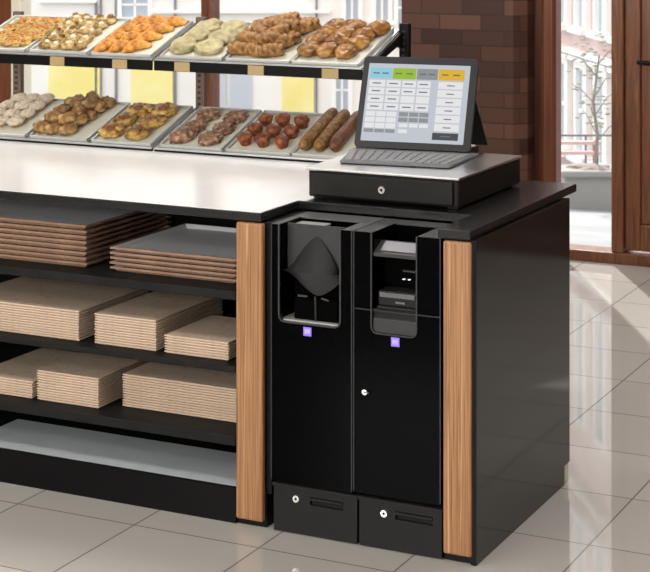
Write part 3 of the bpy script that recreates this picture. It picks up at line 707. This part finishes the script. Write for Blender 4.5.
for key, (fn, what, cat_, where) in KIND.items():
    tier, n_ = key[0], int(key[1]); m_ = tm(PT[n_], YR, ZUP if tier == 'u' else ZLO)
    protos = [fn(i) for i in range(3)]; used = [False]*3; c_ = 0
    rows = POS[key]
    for ri, row in enumerate(rows):
        for ci, (px_, py_) in enumerate(row):
            k_ = c_ % 3; c_ += 1
            o = dup(protos[k_]) if used[k_] else protos[k_]; used[k_] = True
            lift = .0036 + (.007*(ri % 2) if key in ('u5', 'l2') else 0)
            ang = {'u3': math.radians(40)+rg.uniform(-.25, .25), 'u5': rg.uniform(-.7, .9), 'l2': rg.uniform(-.9, .9)}.get(key, rg.uniform(0, 6.28))
            o.matrix_world = m_ @ Matrix.Translation((px_, py_, lift)) @ Matrix.Rotation(ang, 4, 'Z') @ Matrix.Scale(rg.uniform(.94, 1.06), 4)
            rn = ROWN[len(rows)][ri]
            nm = ('left' if ci == 0 else 'right') if len(row) == 2 else ORD[ci] + ' from left'
            tag(o, '%s, %s in %s row, %s' % (what, nm, rn, where), cat_, DESC[(tier, n_)] + ' on the display rack')
    if key in ('u5', 'l2'):                                         # a second layer on the heap
        spots = [(-.06, .09), (.0, .088), (-.055, .15), (.012, .148), (-.045, .21), (.02, .21), (.0, .262)]
        for si, (px_, py_) in enumerate(spots):
            o = dup(protos[si % 3])
            o.matrix_world = m_ @ Matrix.Translation((px_, py_, .030)) @ Matrix.Rotation(rg.uniform(-.9, 1.1), 4, 'Z') @ Matrix.Rotation(rg.uniform(-.2, .2), 4, 'Y')
            rn = ['front', 'front', 'second', 'second', 'third', 'third', 'back'][si]; sd = ('left' if si % 2 == 0 else 'right') if si < 6 else 'single'
            o['label'] = ('%s on top of the heap, %s of its %s pair' % (what, sd, rn)) if si < 6 else '%s alone at the rear of the heap top' % what
            tag(o, o['label'], cat_, DESC[(tier, n_)] + ' on the display rack')
# bread sticks on the last lower tray
m_ = tm(PT[6], YR, ZLO)
def stick(a_, b_, rad, z_, matn, seed):
    n_ = 16; A, B_ = Vector((*a_, z_)), Vector((*b_, z_)); P_, R_ = [], []
    for k_ in range(n_+1):
        s_ = k_/n_; P_.append(A.lerp(B_, s_) + Vector((.002*noise.noise(Vector((s_*6, seed, 0))), 0, .002*noise.noise(Vector((s_*5, 3, seed))))))
        R_.append(rad*(max(.05, 1-abs(2*s_-1)**9))**.5*(1+.10*noise.noise(Vector((s_*16, 1, seed)))))
    b_ = MB(); b_.tube(P_, R_, 14); o_ = b_.build('bread_stick', matn, smooth=True); o_.matrix_world = m_; return o_
tag(stick((-.092, .022), (-.098, .322), .023, .0265, 'stick', 1), 'long seeded brown bread stick, leftmost on its tray by the tablet', 'bread', 'long brown bread sticks on the display rack')
tag(stick((-.036, .022), (-.050, .318), .022, .0255, 'stick', 2), 'long seeded brown bread stick, middle one on its tray by the tablet', 'bread', 'long brown bread sticks on the display rack')
tag(stick((.022, .030), (.010, .300), .024, .0275, 'redstick', 3), 'reddish brown bread stick half hidden by the tablet edge', 'bread', 'long brown bread sticks on the display rack')

# ------------------------------------------------------------------ stacked trays and boards on the shelves
def rimmed_tray(w_, d_, h_):
    b_ = MB(); i_ = .010
    b_.mi = 0
    # recessed base, flared lip, shallow well
    sq = lambda e: [(e, e), (w_-e, e), (w_-e, d_-e), (e, d_-e)]
    V = lambda P_, z: [b_.bm.verts.new((x, y, z)) for x, y in P_]
    R_ = [V(sq(.014), 0), V(sq(.010), h_-.0075), V(sq(0), h_-.006), V(sq(0), h_), V(sq(.005), h_), V(sq(.016), .003)]
    b_._f(R_[0][::-1])
    for q_, (A_, B_) in enumerate(zip(R_, R_[1:])):
        b_.mi = 1 if q_ == 4 else 0
        for k_ in range(4): j_ = (k_+1) % 4; b_._f([A_[k_], A_[j_], B_[j_], B_[k_]])
    b_.mi = 1; b_._f(R_[-1]); b_.mi = 0
    return b_.build('serving_tray', ['tray_brown', 'tray_in'])
NUM = ['lowest', 'second from bottom', 'third from bottom', 'fourth from bottom', 'fifth from bottom', 'sixth from bottom', 'seventh from bottom', 'eighth from bottom',
       'ninth from bottom', 'tenth from bottom', 'eleventh from bottom', 'twelfth from bottom', 'thirteenth from bottom', 'fourteenth from bottom']
def stack(make, n_, pitch, x, y, z, base, where, cat_, grp, jit=.002):
    p_ = make(); rr_ = random.Random(int(x*1000))
    for k_ in range(n_):
        o = p_ if k_ == 0 else dup(p_)
        o.location = (x+rr_.uniform(-jit, jit), y+rr_.uniform(-jit, jit), z+.0003+k_*pitch)
        w_ = 'topmost' if k_ == n_-1 else NUM[k_]
        tag(o, '%s, %s %s' % (base, w_, where), cat_, grp)
stack(lambda: rimmed_tray(.565, .50, .0159), 8, .0163, -1.862, .08, .662, 'brown-edged grey serving tray', 'in the tall left stack on the top shelf', 'tray', 'serving trays on the top shelf')
stack(lambda: rimmed_tray(.435, .44, .0143), 5, .0147, -1.212, .08, .662, 'brown-edged grey serving tray', 'in the low stack beside the wooden post', 'tray', 'serving trays on the top shelf')
def board(w_, d_, h_):
    def f():
        b_ = MB()
        sq = lambda e: [(e, e), (w_-e, e), (w_-e, d_-e), (e, d_-e)]
        R_ = [[b_.bm.verts.new((x, y, z)) for x, y in sq(e)] for e, z in ((.006, 0), (.0035, h_*.42), (0, h_*.5), (0, h_-.0006), (.0006, h_))]
        b_._f(R_[0][::-1]); b_._f(R_[-1])
        for A_, B_ in zip(R_, R_[1:]):
            for k_ in range(4): j_ = (k_+1) % 4; b_._f([A_[k_], A_[j_], B_[j_], B_[k_]])
        return b_.build('serving_board', 'board')
    return f
bp = .0077
for n_, x, y, z, w_, d_, wh in ((12, -1.755, .045, .447, .455, .40, 'in the left stack on the middle shelf'), (12, -1.243, .045, .447, .216, .40, 'in the centre stack on the middle shelf'),
                             (7, -.999, .045, .447, .216, .28, 'in the low right stack on the middle shelf'), (7, -1.70, .055, .249, .222, .36, 'in the left stack on the bottom shelf'),
                             (12, -1.460, .055, .249, .224, .36, 'in the centre stack on the bottom shelf'), (13, -1.186, .11, .249, .415, .36, 'in the wide stack on the bottom shelf')):
    stack(board(w_, d_, .0076), n_, bp, x, y, z, 'thin beige board', wh, 'serving board', 'beige boards on the lower shelves', .0012)

# ------------------------------------------------------------------ light
def area(name, loc, sx_, sy_, power, rot=(0, 0, 0), col=(1, 1, 1)):
    l_ = bpy.data.lights.new(name, 'AREA'); l_.shape = 'RECTANGLE'; l_.size = sx_; l_.size_y = sy_; l_.energy = power; l_.color = col
    o_ = bpy.data.objects.new(name, l_); C.objects.link(o_); o_.location = loc; o_.rotation_euler = rot; return o_
for x in (-4.2, -1.6, 1.0):
    for y in (-4.2, -1.6, 1.0, 3.0):
        area('ceiling_light', (x, y, 2.96), 1.1, .5, 17 if y < .5 else 22 if y < 2 else 16, col=(1, .97, .94))
area('front_fill_light', (-1.2, -6.6, 2.1), 5.0, 1.4, 270, (math.radians(-90), 0, 0), (1, .98, .95)).rotation_euler = (math.radians(82), 0, 0)  # soft fill added behind the camera to brighten the counter fronts
sun = bpy.data.lights.new('sun', 'SUN'); sun.energy = 4.5; sun.angle = math.radians(.8); sun.color = (1, .95, .88)
so = bpy.data.objects.new('sun', sun); C.objects.link(so)
el = math.radians(42); dv = Vector((.5*math.cos(el), -.87*math.cos(el), -math.sin(el)))
so.rotation_euler = dv.to_track_quat('-Z', 'Y').to_euler()
w = bpy.data.worlds.new('sky'); S.world = w; w.use_nodes = True; n, l = w.node_tree.nodes, w.node_tree.links
bg = n['Background']
sky = n.new('ShaderNodeTexSky'); sky.sky_type = 'HOSEK_WILKIE'; sky.turbidity = 8; sky.ground_albedo = .6
sky.sun_direction = (-dv).normalized()
mx = n.new('ShaderNodeMixRGB'); mx.inputs[0].default_value = .75; mx.inputs[2].default_value = (.95, .97, 1, 1)
l.new(sky.outputs[0], mx.inputs[1]); l.new(mx.outputs[0], bg.inputs['Color'])
bg.inputs['Strength'].default_value = 3.0

# ------------------------------------------------------------------ camera
cd = bpy.data.cameras.new('camera'); cam = bpy.data.objects.new('camera', cd); C.objects.link(cam)
cam.location = CAM; cam.rotation_euler = (PI/2, 0, YAW)
cd.sensor_fit = 'HORIZONTAL'; cd.sensor_width = 36; cd.lens = 36*1752/650
cd.shift_y = -376/650; cd.clip_end = 300
cd.dof.use_dof = True; cd.dof.focus_distance = 4.9; cd.dof.aperture_fstop = 16
S.camera = cam
S.view_settings.view_transform = 'Standard'; S.view_settings.look = 'None'; S.view_settings.gamma = 1; S.view_settings.exposure = 0
S.view_settings.use_curve_mapping = False
